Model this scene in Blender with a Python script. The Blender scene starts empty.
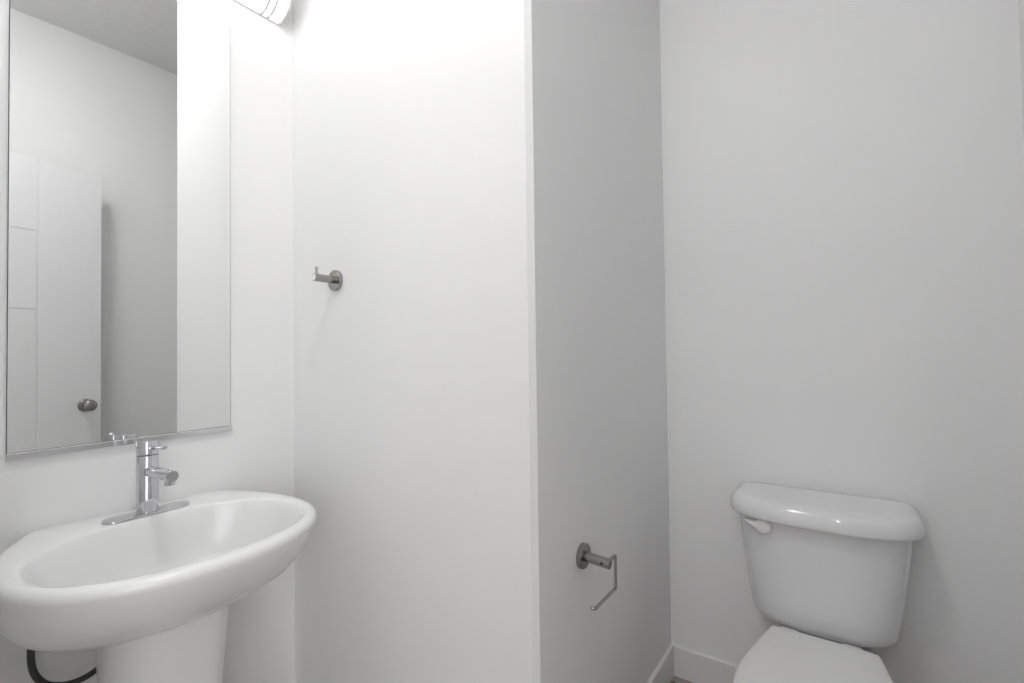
import bpy, bmesh, math, random
from mathutils import Vector, Matrix
PI = math.pi
S = bpy.context.scene
COL = S.collection

# ------------------------------------------------------------ camera, exposure
cd = bpy.data.cameras.new('camera'); cam = bpy.data.objects.new('camera', cd); COL.objects.link(cam)
cd.sensor_width = 36.0; cd.lens = 483.63 / 1024 * 36.0; cd.clip_start = 0.01
yaw, pitch, roll = 0.6139, 0.0190, -0.0125
fw = Vector((-math.sin(yaw)*math.cos(pitch), math.cos(yaw)*math.cos(pitch), math.sin(pitch)))
rt = Vector((math.cos(yaw), math.sin(yaw), 0)); up = rt.cross(fw)
r2 = math.cos(roll)*rt + math.sin(roll)*up; u2 = -math.sin(roll)*rt + math.cos(roll)*up
cam.matrix_world = Matrix(((r2.x, u2.x, -fw.x, 0), (r2.y, u2.y, -fw.y, 0), (r2.z, u2.z, -fw.z, 1.13), (0, 0, 0, 1)))
S.camera = cam
S.view_settings.view_transform = 'Standard'; S.view_settings.look = 'None'
S.view_settings.gamma = 1; S.view_settings.use_curve_mapping = False
S.view_settings.exposure = 0.06

# world: soft daylight that reaches the room through the hallway and the doorway
w = bpy.data.worlds.new('world'); S.world = w; w.use_nodes = True
w.node_tree.nodes['Background'].inputs[0].default_value = (0.96, 0.98, 1.0, 1)
w.node_tree.nodes['Background'].inputs[1].default_value = 1.0

def area(name, loc, target, sx, sy, power, color=(1, 1, 1)):
    l = bpy.data.lights.new(name, 'AREA'); l.shape = 'RECTANGLE'; l.size = sx; l.size_y = sy
    l.energy = power; l.color = color
    o = bpy.data.objects.new(name, l); COL.objects.link(o); o.location = loc
    o.rotation_euler = (Vector(target) - Vector(loc)).to_track_quat('-Z', 'Y').to_euler()
    return o
# unseen fill light added in the hallway, slanting in through the doorway
area('hallway_fill', (1.95, -1.5, 1.5), (-1.0, 0.5, 0.9), 1.9, 2.2, 38, (0.98, 0.99, 1.0))
LAMP = 2.7
FILL = 38
HALLFILL = 60

# ------------------------------------------------------------ room measures
A = -1.417      # left wall plane
XB = -0.536     # side face of the partition
YB = 0.835      # face of the partition with the hook
YC = 1.697      # wall behind the toilet
XE = 0.354      # right wall
H = 2.760       # ceiling

# ------------------------------------------------------------ materials
def mat(name, color, rough=0.5, metal=0.0, bump=0.0, bscale=200, coat=0.0, vary=0.0, vscale=6, spec=0.5, aniso=0.0):
    m = bpy.data.materials.new(name); m.use_nodes = True; nt = m.node_tree; n = nt.nodes; b = n['Principled BSDF']
    b.inputs['Base Color'].default_value = (*color, 1); b.inputs['Roughness'].default_value = rough
    b.inputs['Metallic'].default_value = metal; b.inputs['Coat Weight'].default_value = coat
    b.inputs['Specular IOR Level'].default_value = spec
    b.inputs['Coat Roughness'].default_value = 0.04
    tc = n.new('ShaderNodeTexCoord')
    if bump:
        t = n.new('ShaderNodeTexNoise'); t.inputs['Scale'].default_value = bscale; t.inputs['Detail'].default_value = 3
        nt.links.new(tc.outputs['Object'], t.inputs['Vector'])
        bp = n.new('ShaderNodeBump'); bp.inputs['Strength'].default_value = bump; bp.inputs['Distance'].default_value = 0.002
        nt.links.new(t.outputs['Fac'], bp.inputs['Height']); nt.links.new(bp.outputs['Normal'], b.inputs['Normal'])
    if vary:
        t = n.new('ShaderNodeTexNoise'); t.inputs['Scale'].default_value = vscale
        nt.links.new(tc.outputs['Object'], t.inputs['Vector'])
        mx = n.new('ShaderNodeMix'); mx.data_type = 'RGBA'
        mx.inputs['A'].default_value = (*[c*(1-vary) for c in color], 1); mx.inputs['B'].default_value = (*[min(1, c*(1+vary)) for c in color], 1)
        nt.links.new(t.outputs['Fac'], mx.inputs['Factor']); nt.links.new(mx.outputs['Result'], b.inputs['Base Color'])
    return m
PAINT = mat('white_wall_paint', (0.90, 0.90, 0.90), 0.55, bump=0.12, bscale=60, vary=0.006, spec=0.3)
CEIL = mat('ceiling_paint', (0.82, 0.82, 0.82), 0.9, bump=0.9, bscale=38, vary=0.03, vscale=25, spec=0.1)
TRIM = mat('white_trim_paint', (0.83, 0.83, 0.82), 0.35)
DOORM = mat('white_door_paint', (0.90, 0.90, 0.91), 0.4)
CER = mat('white_ceramic', (0.85, 0.85, 0.85), 0.19, coat=0.1)
GLAZE = mat('toilet_glaze', (0.82, 0.82, 0.83), 0.09, coat=0.3)
PLAST = mat('white_seat_plastic', (0.84, 0.84, 0.82), 0.28)
CHROME = mat('chrome', (0.66, 0.66, 0.68), 0.05, 1.0)
NICKEL = mat('brushed_nickel', (0.36, 0.345, 0.33), 0.24, 1.0, bump=0.1, bscale=400)
MIRR = mat('mirror_silver', (0.865, 0.875, 0.87), 0.0, 1.0)
EDGE = mat('mirror_glass_edge', (0.10, 0.11, 0.11), 0.3)
CHAN = mat('polished_channel', (0.74, 0.74, 0.75), 0.16, 1.0)
DARK = mat('black_braided_hose', (0.05, 0.05, 0.052), 0.3, bump=0.6, bscale=600)
BLACK = mat('dark_gap', (0.02, 0.02, 0.02), 0.6)

def floor_mat():
    m = mat('wood_look_floor', (0.3, 0.24, 0.2), 0.45); nt = m.node_tree; n = nt.nodes; b = n['Principled BSDF']
    tc = n.new('ShaderNodeTexCoord'); br = n.new('ShaderNodeTexBrick')
    br.inputs['Scale'].default_value = 1.0; br.inputs['Brick Width'].default_value = 1.2; br.inputs['Row Height'].default_value = 0.15
    br.inputs['Mortar Size'].default_value = 0.003; br.offset = 0.4
    br.inputs['Color1'].default_value = (0.62, 0.53, 0.48, 1); br.inputs['Color2'].default_value = (0.55, 0.47, 0.42, 1)
    br.inputs['Mortar'].default_value = (0.05, 0.04, 0.035, 1)
    nt.links.new(tc.outputs['Object'], br.inputs['Vector'])
    mp = n.new('ShaderNodeMapping'); mp.inputs['Scale'].default_value = (3, 60, 3); ns = n.new('ShaderNodeTexNoise')
    ns.inputs['Scale'].default_value = 1.5; ns.inputs['Detail'].default_value = 6
    nt.links.new(tc.outputs['Object'], mp.inputs['Vector']); nt.links.new(mp.outputs['Vector'], ns.inputs['Vector'])
    mx = n.new('ShaderNodeMix'); mx.data_type = 'RGBA'; mx.blend_type = 'MULTIPLY'; mx.inputs['Factor'].default_value = 0.6
    nt.links.new(br.outputs['Color'], mx.inputs['A']); nt.links.new(ns.outputs['Color'], mx.inputs['B'])
    nt.links.new(mx.outputs['Result'], b.inputs['Base Color'])
    return m
FLOOR = floor_mat()

def diffuser_mat(name, power):
    m = bpy.data.materials.new(name); m.use_nodes = True; b = m.node_tree.nodes['Principled BSDF']
    b.inputs['Base Color'].default_value = (0.9, 0.9, 0.9, 1); b.inputs['Roughness'].default_value = 0.4
    b.inputs['Emission Color'].default_value = (1.0, 0.995, 0.985, 1); b.inputs['Emission Strength'].default_value = power
    return m
GLOW = diffuser_mat('lit_frosted_glass', LAMP); FILLGLOW = diffuser_mat('fill_dome_glow', FILL); HALLFILLGLOW = diffuser_mat('hallway_fill_glow', HALLFILL)  # the last two glow for the added fill lights

# ------------------------------------------------------------ mesh helpers
def link(name, bm, mats, parent=None, smooth=False, angle=35):
    bmesh.ops.recalc_face_normals(bm, faces=bm.faces[:])
    me = bpy.data.meshes.new(name); bm.to_mesh(me); bm.free()
    for m in (mats if isinstance(mats, (list, tuple)) else [mats]): me.materials.append(m)
    o = bpy.data.objects.new(name, me); COL.objects.link(o)
    if smooth:
        for p in me.polygons: p.use_smooth = True
        me.set_sharp_from_angle(angle=math.radians(angle))
    if parent:
        o.parent = parent; o.matrix_parent_inverse = Matrix.Translation(-parent.location) @ Matrix.Identity(4) if not parent.rotation_euler.z else (Matrix.Translation(parent.location) @ parent.rotation_euler.to_matrix().to_4x4()).inverted()
    return o
def box(bm, x0, x1, y0, y1, z0, z1, bevel=0, segs=2):
    r = bmesh.ops.create_cube(bm, size=1)
    vs = r['verts']
    for v in vs: v.co = Vector(((x0+x1)/2 + v.co.x*(x1-x0), (y0+y1)/2 + v.co.y*(y1-y0), (z0+z1)/2 + v.co.z*(z1-z0)))
    if bevel:
        es = list({e for v in vs for e in v.link_edges})
        bmesh.ops.bevel(bm, geom=es, offset=bevel, segments=segs, affect='EDGES', profile=0.5)
def loft(bm, rings, cap0=True, cap1=True, mi=0):
    R = [[bm.verts.new(p) for p in r] for r in rings]; n = len(R[0])
    for a, b in zip(R, R[1:]):
        for i in range(n):
            f = bm.faces.new((a[i], a[(i+1) % n], b[(i+1) % n], b[i])); f.material_index = mi
    if cap0: bm.faces.new(R[0][::-1]).material_index = mi
    if cap1: bm.faces.new(R[-1]).material_index = mi
    return R
def frame_of(d):
    d = d.normalized(); h = Vector((0, 0, 1)) if abs(d.z) < 0.9 else Vector((1, 0, 0))
    u = d.cross(h).normalized(); return u, d.cross(u).normalized()
def lathe(bm, base, axis, prof, n=48, cap0=True, cap1=True):
    """prof = (distance along axis, radius) pairs"""
    base = Vector(base); axis = Vector(axis).normalized(); u, v = frame_of(axis)
    loft(bm, [[base + axis*t + (u*math.cos(2*PI*i/n) + v*math.sin(2*PI*i/n))*r for i in range(n)] for t, r in prof], cap0, cap1)
def catmull(pts, sub=8, closed=False):
    P = [Vector(p) for p in pts]; out = []; n = len(P)
    rng = range(n) if closed else range(n-1)
    for i in rng:
        p1, p2 = P[i], P[(i+1) % n]
        p0 = P[i-1] if (i > 0 or closed) else p1*2 - p2
        p3 = P[(i+2) % n] if (i+2 < n or closed) else p2*2 - p1
        for k in range(sub):
            t = k/sub
            out.append(0.5*((2*p1) + (p2-p0)*t + (2*p0-5*p1+4*p2-p3)*t*t + (3*p1-p0-3*p2+p3)*t**3))
    if not closed: out.append(P[-1])
    return out
def tube(bm, pts, r, n=16, round_ends=True):
    P = [Vector(p) for p in pts]; rings = []; u, v = frame_of(P[1]-P[0])
    for i, p in enumerate(P):
        d = (P[min(i+1, len(P)-1)] - P[max(i-1, 0)]).normalized()
        u = (u - d*u.dot(d)).normalized(); v = d.cross(u)
        rr = r[i] if isinstance(r, (list, tuple)) else r
        if round_ends and i == 0:
            for k in (0.25, 0.75): rings.append([p - d*rr*math.cos(k*PI/2)*0.8 + (u*math.cos(2*PI*j/n)+v*math.sin(2*PI*j/n))*rr*math.sin(k*PI/2) for j in range(n)])
        rings.append([p + (u*math.cos(2*PI*j/n) + v*math.sin(2*PI*j/n))*rr for j in range(n)])
        if round_ends and i == len(P)-1:
            for k in (0.75, 0.25): rings.append([p + d*rr*math.cos(k*PI/2)*0.8 + (u*math.cos(2*PI*j/n)+v*math.sin(2*PI*j/n))*rr*math.sin(k*PI/2) for j in range(n)])
    loft(bm, rings)
def bend(pts, r, k=6):
    """round the corners of a polyline"""
    P = [Vector(p) for p in pts]; out = [P[0]]
    for i in range(1, len(P)-1):
        a = P[i] + (P[i-1]-P[i]).normalized()*r; b = P[i] + (P[i+1]-P[i]).normalized()*r
        for j in range(k+1):
            t = j/k; out.append(a*(1-t)**2 + P[i]*2*t*(1-t) + b*t*t)
    out.append(P[-1]); return out
def thing(name, loc, label, cat, rz=0):
    o = bpy.data.objects.new(name, None); COL.objects.link(o); o.empty_display_size = 0.05
    o.location = loc; o.rotation_euler = (0, 0, rz); o['label'] = label; o['category'] = cat
    return o
def struct(name, bm, m, **k):
    o = link(name, bm, m, **k); o['kind'] = 'structure'; return o

# ------------------------------------------------------------ the room
T = 0.1; YH = -3.0; FL = 0.009   # finished floor level
bm = bmesh.new(); box(bm, -3.0, 3.0, YH, YC+T, -0.06, FL); struct('floor', bm, FLOOR)
bm = bmesh.new(); box(bm, -3.0, 3.0, YH, YC+T, H, H+0.06); struct('ceiling', bm, CEIL)
bm = bmesh.new(); box(bm, A-T, A, 0, YB, 0, H); struct('wall_left', bm, PAINT)
# partition block between sink side and toilet alcove, its outer corner carries a narrow bead
bm = bmesh.new(); c = 0.0115
pl = [(A-T, YB), (XB-c, YB), (XB, YB+c), (XB, YC), (A-T, YC)]
loft(bm, [[Vector((x, y, z)) for x, y in pl] for z in (0, H)])
struct('wall_partition', bm, PAINT)
bm = bmesh.new(); box(bm, A-T, XE+T, YC, YC+T, 0, H); struct('wall_back', bm, PAINT)
bm = bmesh.new(); box(bm, XE, XE+T, 0, YC, 0, H); struct('wall_right', bm, PAINT)
# entry wall with the doorway the camera stands in
DX0, DX1, DZ = -0.66, 0.135, 2.05
bm = bmesh.new()
pf = [(-3, 0), (-3, H), (3, H), (3, 0), (DX1, 0), (DX1, DZ), (DX0, DZ), (DX0, 0)]
f0 = [bm.verts.new((x, -T, z)) for x, z in pf]; f1 = [bm.verts.new((x, 0, z)) for x, z in pf]
bm.faces.new(f0); bm.faces.new(f1[::-1])
for i in range(8): bm.faces.new((f0[i], f0[(i+1) % 8], f1[(i+1) % 8], f1[i]))
struct('wall_entry', bm, PAINT)
bm = bmesh.new(); box(bm, -3.0, -2.9, YH, -T, 0, H); struct('wall_hallway_left', bm, PAINT)
bm = bmesh.new(); box(bm, 2.9, 3.0, YH, -T, 0, H); struct('wall_hallway_right', bm, PAINT)

def baseboard(name, p, q, nrm):
    """runs from p to q along a wall, profile grows along nrm"""
    p = Vector((*p, 0)); q = Vector((*q, 0)); nn = Vector((*nrm, 0)); prof = [(0, FL), (.011, FL), (.011, .108), (.008, .1115), (0, .1115)]
    bm = bmesh.new(); loft(bm, [[b + nn*d + Vector((0, 0, z)) for d, z in prof] for b in (p, q)]); struct(name, bm, TRIM)
baseboard('baseboard_back', (XB, YC), (XE, YC), (0, -1))
baseboard('baseboard_partition_side', (XB, YB-.013), (XB, YC-.013), (1, 0))
baseboard('baseboard_partition_front', (A, YB), (XB, YB), (0, -1))
baseboard('baseboard_left', (A, 0), (A, YB-.013), (1, 0))
baseboard('baseboard_right', (XE, 0), (XE, YC-.013), (-1, 0))

# ------------------------------------------------------------ open door along the right wall (seen in the mirror)
P0 = Vector((0.224, 0.786, 0)); P1 = Vector((0.115, 0.03, 0)); u = (P0-P1).normalized(); n = Vector((-u.y, u.x, 0))  # n faces the room
def dpt(s, d, z): return P0 - u*s + n*d + Vector((0, 0, z))        # s from free edge, d out of the face
W = (P0-P1).length; g = 0.006; dg = 0.0035
bm = bmesh.new()
xs = [0, .24-g/2, .24+g/2, W-.24-g/2, W-.24+g/2, W]
zs = [0.018]
for z in (.275, .63, .985, 1.343, 1.70): zs += [z-g/2, z+g/2]
zs += [2.03]
def dep(i, j):  # cell depth: the grooves frame the middle strip and cross it
    if i in (1, 3): return -dg
    if i == 2 and j % 2 == 1: return -dg
    return 0.0
for i in range(5):
    for j in range(len(zs)-1):
        d = dep(i, j)
        q = [dpt(xs[i], d, zs[j]), dpt(xs[i+1], d, zs[j]), dpt(xs[i+1], d, zs[j+1]), dpt(xs[i], d, zs[j+1])]
        bm.faces.new([bm.verts.new(v) for v in q])
        for (k, (ni, nj)) in enumerate(((i, j-1), (i+1, j), (i, j+1), (i-1, j))):
            dn = dep(ni, nj) if 0 <= ni < 5 and 0 <= nj < len(zs)-1 else -0.035
            if dn < d - 1e-6:
                a_, b_ = q[k], q[(k+1) % 4]; off = n*(dn-d)
                bm.faces.new([bm.verts.new(v) for v in (a_, b_, b_+off, a_+off)])
bm.faces.new([bm.verts.new(v) for v in (dpt(0, -.035, zs[0]), dpt(W, -.035, zs[0]), dpt(W, -.035, zs[-1]), dpt(0, -.035, zs[-1]))])
bmesh.ops.remove_doubles(bm, verts=bm.verts[:], dist=1e-5)
door = link('door_1', bm, DOORM); door['kind'] = 'structure'
door['label'] = 'white grooved door standing open, seen in the mirror'
bm = bmesh.new(); lathe(bm, dpt(.061, 0, .893), n, [(0, .031), (.005, .031), (.008, .027), (.010, .012), (.026, .011), (.032, .019), (.040, .026), (.050, .0275), (.058, .024), (.063, .015), (.064, .004)])
k = link('door_knob', bm, NICKEL, door, smooth=True, angle=50); k['label'] = 'round brushed nickel door knob'
bm = bmesh.new(); c0 = dpt(-.0015, -.0175, .891)
lathe(bm, c0 - u*.004, u, [(0, .009), (.006, .009), (.009, .006)], n=16); link('door_latch', bm, NICKEL, door, smooth=True)
bm = bmesh.new()
for z in (.2, 1.0, 1.8): lathe(bm, dpt(W+.004, .004, z), (0, 0, 1), [(0, .006), (.09, .006)], n=12)
link('door_hinge', bm, NICKEL, door, smooth=True)

# ------------------------------------------------------------ mirror
MY0, MY1, MZ0, MZ1, MT = .213, .648, .922, 2.048, .0042
t = thing('wall_mirror', (A, .4305, MZ0), 'tall frameless rectangular mirror on the wall above the pedestal sink', 'mirror')
bm = bmesh.new(); box(bm, A, A+MT, MY0, MY1, MZ0+.002, MZ1, bevel=.0012, segs=1)
for f in bm.faces: f.material_index = 0 if f.calc_center_median().x > A+MT-.0003 else 1
o = link('mirror_glass', bm, [MIRR, EDGE], t)
bm = bmesh.new()   # J-shaped channel that carries the lower edge
cp = [(0, 0), (.0095, 0), (.0105, .001), (.0105, .0125), (.0095, .0135), (.0078, .0135), (.0078, .0028), (0, .0028)]
loft(bm, [[Vector((A+d, y, MZ0-.003+z)) for d, z in cp] for y in (MY0-.0005, MY1+.0005)])
link('mirror_channel', bm, CHAN, t)

# ------------------------------------------------------------ vanity light: half-cylinder diffuser against the wall
LZ0, LR, LY0, LY1 = 2.139, .068, .071, .795
LZ = LZ0 + LR
t = thing('vanity_light', (A, .433, LZ), 'lit half-round frosted vanity light bar on the wall above the mirror', 'wall light')
bm = bmesh.new(); box(bm, A, A+.004, LY0-.003, LY1+.003, LZ0-.004, LZ+LR+.004, bevel=.001, segs=1); link('back_plate', bm, CHAN, t)
def halfdisc(r, y, m=28, x0=0): return [Vector((A+x0+max(0, r*math.sin(PI*i/m)), y, LZ - r*math.cos(PI*i/m))) for i in range(m+1)]
bm = bmesh.new(); loft(bm, [halfdisc(LR-.003, y) for y in (LY0+.004, LY1-.004)]); link('diffuser', bm, GLOW, t, smooth=True)
for y0, y1 in ((LY0, LY0+.005), (LY1-.005, LY1)):
    bm = bmesh.new(); loft(bm, [halfdisc(LR, y0), halfdisc(LR, y1)]); link('end_cap', bm, TRIM, t, smooth=True)
for y in (LY0+.038, LY0+.058, LY1-.058, LY1-.038):
    bm = bmesh.new(); hw = .0034
    a = halfdisc(LR-.004, y-hw); b = halfdisc(LR+.0005, y-hw); c_ = halfdisc(LR+.0005, y+hw); d_ = halfdisc(LR-.004, y+hw)
    V = [[bm.verts.new(p) for p in r] for r in (a, b, c_, d_)]
    for q in range(4):
        for i in range(len(a)-1): bm.faces.new((V[q][i], V[q][i+1], V[(q+1) % 4][i+1], V[(q+1) % 4][i]))
    for e in (0, -1): bm.faces.new([V[q][e] for q in range(4)])
    link('trim_band', bm, CHROME, t, smooth=True)

# fill light added above the frame, shaped as a flush lamp; it only shows as a glint in the glazes
t = thing('ceiling_fill', (-.47, .28, H), 'unseen fill light added on the bathroom ceiling, shaped as a round white flush lamp', 'fill light')
bm = bmesh.new(); lathe(bm, (-.47, .28, H), (0, 0, -1), [(0, .155), (.022, .155), (.024, .150)], n=64); link('fill_base', bm, TRIM, t, smooth=True)
bm = bmesh.new(); lathe(bm, (-.47, .28, H-.024), (0, 0, -1), [(0, .140), (.010, .138), (.022, .125), (.032, .100), (.039, .065), (.042, .02)], n=64); link('fill_dome', bm, FILLGLOW, t, smooth=True)

t = thing('ceiling_fill', (.08, -1.7, H), 'unseen fill light added on the hallway ceiling, shaped as a small round lamp', 'fill light')  # added out of view for a glint on the tank lid
bm = bmesh.new(); lathe(bm, (.08, -1.7, H), (0, 0, -1), [(0, .10), (.02, .10), (.022, .096)], n=48); link('fill_base', bm, TRIM, t, smooth=True)
bm = bmesh.new(); lathe(bm, (.08, -1.7, H-.022), (0, 0, -1), [(0, .088), (.015, .086), (.035, .070), (.048, .042), (.052, .01)], n=48); link('fill_dome', bm, HALLFILLGLOW, t, smooth=True)

# ------------------------------------------------------------ pedestal sink
SY = .427
t = thing('pedestal_sink', (A, SY, 0), 'white ceramic pedestal sink with an oval basin under the mirror', 'sink')
half = [(0, .06), (0, .12), (0, .172), (.004, .186), (.03, .200), (.10, .238), (.18, .262), (.26, .270), (.33, .262), (.40, .226), (.455, .165), (.487, .09)]
outl = [(0, 0)] + half + [(.498, 0)] + [(d, -y) for d, y in half[::-1]]
outl = catmull([(d, y, 0) for d, y in outl], 14, True)
N = 128; BC = Vector((.285, 0, 0))
def on_outline(ang):
    dr = Vector((math.cos(ang), math.sin(ang), 0)); best = None
    for i in range(len(outl)):
        a, b = outl[i]-BC, outl[(i+1) % len(outl)]-BC; e = b-a; den = dr.x*e.y - dr.y*e.x
        if abs(den) < 1e-12: continue
        s = (a.x*e.y - a.y*e.x)/den; q = (a.x*dr.y - a.y*dr.x)/den
        if s > 0 and -1e-6 <= q <= 1+1e-6 and (best is None or s > best): best = s
    return BC + dr*best
OUT = [on_outline(2*PI*i/N) for i in range(N)]
def oring(s, z, sy=None): return [Vector((A+max(0.0, p.x*s), SY+p.y*(sy or s), z)) for p in OUT]
def inset(k, z):  # towards the bowl centre by k metres
    r = []
    for p in OUT:
        v = p-BC; q = BC + v*(1-k/v.length); r.append(Vector((A+q.x, SY+q.y, z)))
    return r
def bring(s, z):
    r = []
    for i in range(N):
        an = 2*PI*i/N; c_, s_ = math.cos(an), math.sin(an)
        e = 2.25; rad = (abs(c_/.176)**e + abs(s_/.239)**e)**(-1/e)
        cx = .285 - .05*(1-s)
        r.append(Vector((A+cx+c_*rad*s, SY+s_*rad*s, z)))
    return r
rings = [oring(.30, .588), oring(.45, .590), oring(.58, .596, .61), oring(.68, .607, .73), oring(.77, .625, .83), oring(.85, .650, .91), oring(.905, .677, .955), oring(.955, .708, .97),
         oring(.982, .730), oring(.996, .745), oring(1, .752)]
rings += [inset(.0015, .7580), inset(.005, .7630), inset(.010, .7655), inset(.0165, .7665)]
rings += [bring(1.03, .7663), bring(1.005, .7648), bring(.985, .7608), bring(.962, .752), bring(.935, .739), bring(.90, .720), bring(.86, .698), bring(.80, .673), bring(.71, .651), bring(.58, .637), bring(.42, .629), bring(.26, .625), bring(.14, .623), bring(.10, .621)]
bm = bmesh.new(); loft(bm, rings)
link('basin', bm, CER, t, smooth=True, angle=60)
bm = bmesh.new()   # pedestal column
def ped(z, hw, d0, d1):
    r = []
    for i in range(64):
        an = 2*PI*i/64; c_, s_ = math.cos(an), math.sin(an); e = 2.6
        rad = (abs(c_)**e + abs(s_)**e)**(-1/e)
        r.append(Vector((A+(d0+d1)/2 + c_*rad*(d1-d0)/2, SY-.004 + s_*rad*hw, z)))
    return r
loft(bm, [ped(FL, .125, .07, .33), ped(.024, .125, .07, .33), ped(.04, .115, .08, .315), ped(.12, .098, .09, .295), ped(.3, .098, .09, .295), ped(.42, .102, .09, .30), ped(.52, .108, .085, .31), ped(.60, .111, .08, .32), ped(.63, .112, .08, .32)])
link('pedestal', bm, CER, t, smooth=True)
bm = bmesh.new(); lathe(bm, (A+.24, SY, .6205), (0, 0, 1), [(0, .022), (.003, .022), (.004, .019), (.0025, .016)], n=32); link('drain', bm, CHROME, t, smooth=True)

# ------------------------------------------------------------ faucet
FX, FY, FZ = A+.080, .430, .7668
t = thing('faucet', (FX, FY, FZ), 'chrome single-lever cylindrical faucet on the back deck of the sink', 'faucet')
bm = bmesh.new()
def stad(k, z, L=.085, R=.0235):
    r = []
    for i in range(64):
        an = 2*PI*i/64; c_, s_ = math.cos(an), math.sin(an)
        r.append(Vector((FX+.003 + c_*(R-k), FY + (L-R)*(1 if s_ > 1e-6 else -1 if s_ < -1e-6 else 0) + s_*(R-k), z)))
    for q in r: q.x -= (q.y-FY)*.035
    return r
loft(bm, [stad(0, FZ), stad(0, FZ+.003), stad(.0008, FZ+.0045), stad(.003, FZ+.0055)]); link('base_plate', bm, CHROME, t, smooth=True)
bm = bmesh.new(); R_ = .0215
lathe(bm, (FX, FY, FZ+.004), (0, 0, 1), [(0, R_), (.128, R_), (.1295, R_-.001)], n=64); link('body', bm, CHROME, t, smooth=True)
bm = bmesh.new(); lathe(bm, (FX, FY, FZ+.1335), (0, 0, 1), [(0, R_-.0025), (.0018, R_-.0025)], n=48); link('seam_ring', bm, BLACK, t, smooth=True)
bm = bmesh.new(); lathe(bm, (FX, FY, FZ+.1353), (0, 0, 1), [(0, R_-.0006), (.0006, R_), (.030, R_), (.0315, R_-.0008), (.032, R_-.003)], n=64); link('cap', bm, CHROME, t, smooth=True)
bm = bmesh.new(); zl = FZ+.1505
tube(bm, [(FX+R_-.002, FY, zl), (FX+.05, FY, zl+.004), (FX+.096, FY, zl+.009)], [.0042, .0034, .0034]); lathe(bm, (FX+.096, FY, zl+.009), (1, 0, .1), [(-.012, .0036), (-.010, .0045), (0, .0045), (.003, .0035)], n=20)
link('lever', bm, CHROME, t, smooth=True)
bm = bmesh.new(); zsps = FZ+.099
lathe(bm, (FX+.012, FY, zsps-.002), (1, 0, .05), [(0, .0125), (.127, .0125), (.1285, .0115)], n=48); sp = link('spout', bm, CHROME, t, smooth=True)
bm = bmesh.new(); lathe(bm, (FX+.012+.114, FY, zsps-.004), (0, 0, -1), [(0, .0095), (.008, .0095), (.009, .0105), (.012, .0105), (.0125, .008)], n=32); link('aerator', bm, CHROME, sp, smooth=True)

# ------------------------------------------------------------ supply hose under the basin
t = thing('supply_hose', (A, .25, .45), 'black looped water supply hose hanging under the sink beside the pedestal', 'hose')
bm = bmesh.new()
pts = catmull([(A+.08, .252, .625), (A+.068, .243, .575), (A+.062, .241, .530), (A+.060, .247, .492), (A+.060, .265, .462), (A+.060, .295, .445), (A+.060, .325, .443), (A+.058, .352, .452), (A+.053, .372, .470), (A+.046, .378, .484)], 8)
tube(bm, pts, .0062); link('hose', bm, DARK, t, smooth=True)
bm = bmesh.new()
lathe(bm, (A, .352, .497), (1, 0, 0), [(0, .026), (.003, .026), (.006, .020), (.008, .008), (.05, .008), (.052, .012), (.062, .012), (.064, .004)], n=32)
lathe(bm, (A+.046, .352, .497), (0, 1, -.4), [(0, .008), (.025, .008), (.026, .010), (.036, .010)], n=24)
lathe(bm, (A+.046, .352, .500), (0, -.3, 1), [(0, .006), (.014, .006), (.015, .012), (.026, .012)], n=24)
v = link('shutoff_valve', bm, CHROME, t, smooth=True); v['label'] = 'chrome shut-off valve'

# ------------------------------------------------------------ robe hook
HX, HZ = -1.196, 1.335
t = thing('robe_hook', (HX, YB, HZ), 'small brushed nickel peg hook on the white wall beside the mirror', 'hook')
bm = bmesh.new(); lathe(bm, (HX, YB, HZ), (0, -1, 0), [(0, .0295), (.008, .0295), (.0095, .0275)], n=48); link('wall_plate', bm, NICKEL, t, smooth=True)
bm = bmesh.new(); lathe(bm, (HX, YB-.009, HZ+.002), (0, -1, 0), [(0, .0105), (.062, .0105), (.063, .0095)], n=40); link('peg', bm, NICKEL, t, smooth=True)
bm = bmesh.new(); tube(bm, [(HX, YB-.063, HZ+.008), (HX, YB-.063, HZ+.029)], .0036); link('upright_pin', bm, NICKEL, t, smooth=True)

# ------------------------------------------------------------ toilet paper holder
TY, TZ = 1.036, .643
t = thing('toilet_paper_holder', (XB, TY, TZ), 'empty brushed nickel toilet paper holder with an open wire arm', 'toilet paper holder')
bm = bmesh.new(); lathe(bm, (XB, TY, TZ), (1, 0, 0), [(0, .029), (.009, .029), (.0105, .0275)], n=48); link('wall_plate', bm, NICKEL, t, smooth=True)
bm = bmesh.new(); lathe(bm, (XB+.012, TY, TZ), (1, 0, -.06), [(0, .0115), (.060, .0115), (.061, .0105)], n=40); link('post', bm, NICKEL, t, smooth=True)
bm = bmesh.new(); wx = XB+.062
tube(bm, bend([(wx, TY-.004, TZ-.003), (wx, TY+.053, TZ-.003), (wx, TY+.053, TZ-.081), (wx, TY-.062, TZ-.081), (wx-.007, TY-.062, TZ-.080)], .006), .0035); link('wire_arm', bm, NICKEL, t, smooth=True)
bm = bmesh.new(); lathe(bm, (XB+.056, TY-.0112, TZ-.002), (0, -1, 0), [(0, .003), (.0009, .003), (.0009, .0015), (.0003, .0015)], n=16); link('set_screw', bm, BLACK, t, smooth=True)

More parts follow.
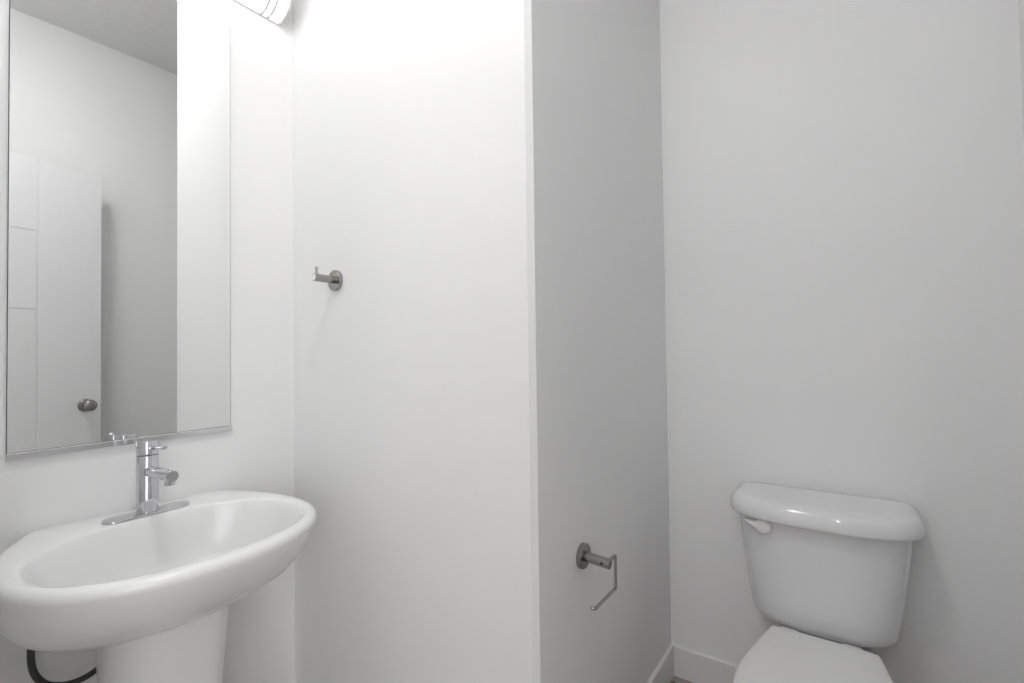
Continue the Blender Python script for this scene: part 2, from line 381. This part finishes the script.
# ------------------------------------------------------------ toilet
TX = -.087
t = thing('toilet', (TX, 1.3, 0), 'white ceramic two-piece toilet with its seat lid closed in the alcove', 'toilet')
def dsec(w_, yb, yf, z, e=3.0, n_=72, m_=None):
    """D-shaped plan: flat back at yb, bowed front at yf"""
    r = []; ym = yb - .45*(yb-yf)
    for i in range(n_):
        an = PI*i/(n_-1); c_, s_ = math.cos(an), math.sin(an)
        r.append(Vector((TX + w_*math.copysign(abs(c_)**(2/e), c_), ym - (ym-yf)*abs(s_)**(2/(e-.7)), z)))
    rc = .022
    for i in range(7):
        an = PI/2*i/6; r.append(Vector((TX-w_+rc-rc*math.cos(an), yb-rc+rc*math.sin(an), z)))
    r.append(Vector((TX-w_*.4, yb, z))); r.append(Vector((TX+w_*.4, yb, z)))
    for i in range(7):
        an = PI/2*i/6; r.append(Vector((TX+w_-rc+rc*math.sin(an), yb-rc+rc*math.cos(an), z)))
    return r
bm = bmesh.new(); YBK = YC-.016; rr = []
def tw(z): return .165 + (.203-.165)*((z-.355)/.30)**.8 if z > .355 else .165
def tf(z): return 1.512 - .022*((z-.375)/.28) if z > .375 else 1.512
for h in (0, .0015, .005, .011, .019, .030):
    q = .030; kx = q*(1-math.sqrt(max(0, 1-((q-h)/q)**2))); z = .357+h
    rr.append(dsec(tw(z)-kx, YBK, tf(z)+kx*.8, z))
for z in (.44, .49, .54, .60, .664): rr.append(dsec(tw(z), YBK, tf(z), z))
loft(bm, rr); tank = link('tank', bm, GLAZE, t, smooth=True, angle=50)
bm = bmesh.new()
def lsec(k, z): return dsec(.225-k, YC-.005-k*.3, 1.466+k, z, e=3.0)
loft(bm, [lsec(.005, .657), lsec(.001, .659), lsec(0, .664), lsec(0, .674), lsec(.002, .684), lsec(.006, .694), lsec(.012, .7015), lsec(.020, .706), lsec(.032, .7085), lsec(.06, .7095), lsec(.12, .710)])
link('tank_lid', bm, GLAZE, t, smooth=True, angle=60)
# flush lever on the tank front
bm = bmesh.new(); lx, lz = TX-.127, .638; ly = 1.4975
def lev(k, dy):
    r = []
    for i in range(96):
        an = 2*PI*i/96; c_, s_ = math.cos(an), math.sin(an); rx = .0225-k; rz = .0200-k
        x = lx + c_*rx; z = lz + s_*rz
        if c_ < 0: x -= (.026)*max(0, -c_-.9)*10; z += .006*max(0, -c_-.9)*10
        r.append(Vector((x, ly+dy - .0*(x-lx) + max(0, lx-x-.01)*.35, z)))
    return r
loft(bm, [lev(.001, .004), lev(0, 0), lev(0, -.008), lev(.002, -.011), lev(.006, -.0125)])
fl = link('flush_lever', bm, PLAST, t, smooth=True, angle=50)
# bowl: from the foot to the rim
def egg(w_, yb, yf, z, n_=72, e=2.3):
    r = []; ym = yf + .42*(yb-yf)
    for i in range(n_):
        an = 2*PI*i/n_; c_, s_ = math.cos(an), math.sin(an)
        ry = (yb-ym) if s_ > 0 else (ym-yf); ee = 3.2 if s_ > 0 else 2.05
        rad = (abs(c_)**ee + abs(s_)**ee)**(-1/ee)
        r.append(Vector((TX + c_*rad*w_, ym + s_*rad*ry, z)))
    return r
bm = bmesh.new()
def rim(k, z):
    half_ = [(.085, 1.655), (.098, 1.60), (.104, 1.50), (.116, 1.44), (.134, 1.37), (.149, 1.29), (.154, 1.22), (.142, 1.145), (.105, 1.083), (.05, 1.056)]
    P = [(x, y) for x, y in half_] + [(0, 1.050)] + [(-x, y) for x, y in half_[::-1]]
    q = catmull([(x, y, 0) for x, y in P], 3)
    m_ = Vector((0, 1.30, 0)); q = [p + (p-m_).normalized()*(-k) for p in q] + [Vector((-.04, 1.658-k, 0)), Vector((0, 1.66-k, 0)), Vector((.04, 1.658-k, 0))]
    # the same number of points as the lower rings, spread by angle
    out = []
    for i in range(72):
        an = 2*PI*i/72; dr = Vector((math.cos(an), math.sin(an), 0)); best = 0
        for j in range(len(q)):
            a, b = q[j]-m_, q[(j+1) % len(q)]-m_; e = b-a; den = dr.x*e.y - dr.y*e.x
            if abs(den) < 1e-12: continue
            s_ = (a.x*e.y - a.y*e.x)/den; t_ = (a.x*dr.y - a.y*dr.x)/den
            if s_ > best and -1e-6 <= t_ <= 1+1e-6: best = s_
        out.append(Vector((TX+.008+dr.x*best, 1.30+dr.y*best, z)))
    return out
loft(bm, [egg(.115, 1.60, 1.13, FL), egg(.115, 1.60, 1.13, .025), egg(.100, 1.60, 1.15, .05), egg(.095, 1.60, 1.16, .14), rim(.045, .22), rim(.015, .29), rim(.002, .33), rim(0, .345), rim(.004, .351)])
link('bowl', bm, GLAZE, t, smooth=True, angle=50)
def seat_out(k, z): # trapezoid back, round front
    half_ = [(.116, 1.478), (.123, 1.45), (.140, 1.37), (.155, 1.29), (.160, 1.22), (.150, 1.14), (.112, 1.075), (.055, 1.045)]
    P = [(x, y) for x, y in half_] + [(0, 1.038)] + [(-x, y) for x, y in half_[::-1]]
    cc = Vector((0, 1.26)); pts_ = catmull([(x, y, 0) for x, y in P], 6) + [Vector((-.06, 1.482, 0)), Vector((.0, 1.483, 0)), Vector((.06, 1.482, 0))]
    r = []
    for p in pts_:
        v_ = Vector((p.x, p.y)) - cc; v_ = v_*(1-k/v_.length); r.append(Vector((TX+.008+v_.x, cc.y+v_.y, z)))
    return r
bm = bmesh.new(); loft(bm, [seat_out(.004, .352), seat_out(.001, .354), seat_out(.001, .362), seat_out(.004, .3645)]); st = link('seat', bm, PLAST, t, smooth=True, angle=50)
bm = bmesh.new(); loft(bm, [seat_out(.003, .3665), seat_out(.0, .3685), seat_out(0, .376), seat_out(.002, .3805), seat_out(.007, .3835), seat_out(.018, .385), seat_out(.06, .3858)]); link('seat_lid', bm, PLAST, t, smooth=True, angle=50)
for s in (-1, 1):
    bm = bmesh.new(); box(bm, TX+s*.07-.02, TX+s*.07+.02, 1.484, 1.508, .352, .372, bevel=.003); link('seat_hinge', bm, PLAST, t, smooth=True)
# coupling between bowl and tank
bm = bmesh.new(); box(bm, TX-.10, TX+.10, 1.55, 1.64, .349, .359, bevel=.006); link('tank_gasket', bm, BLACK, t, smooth=True)
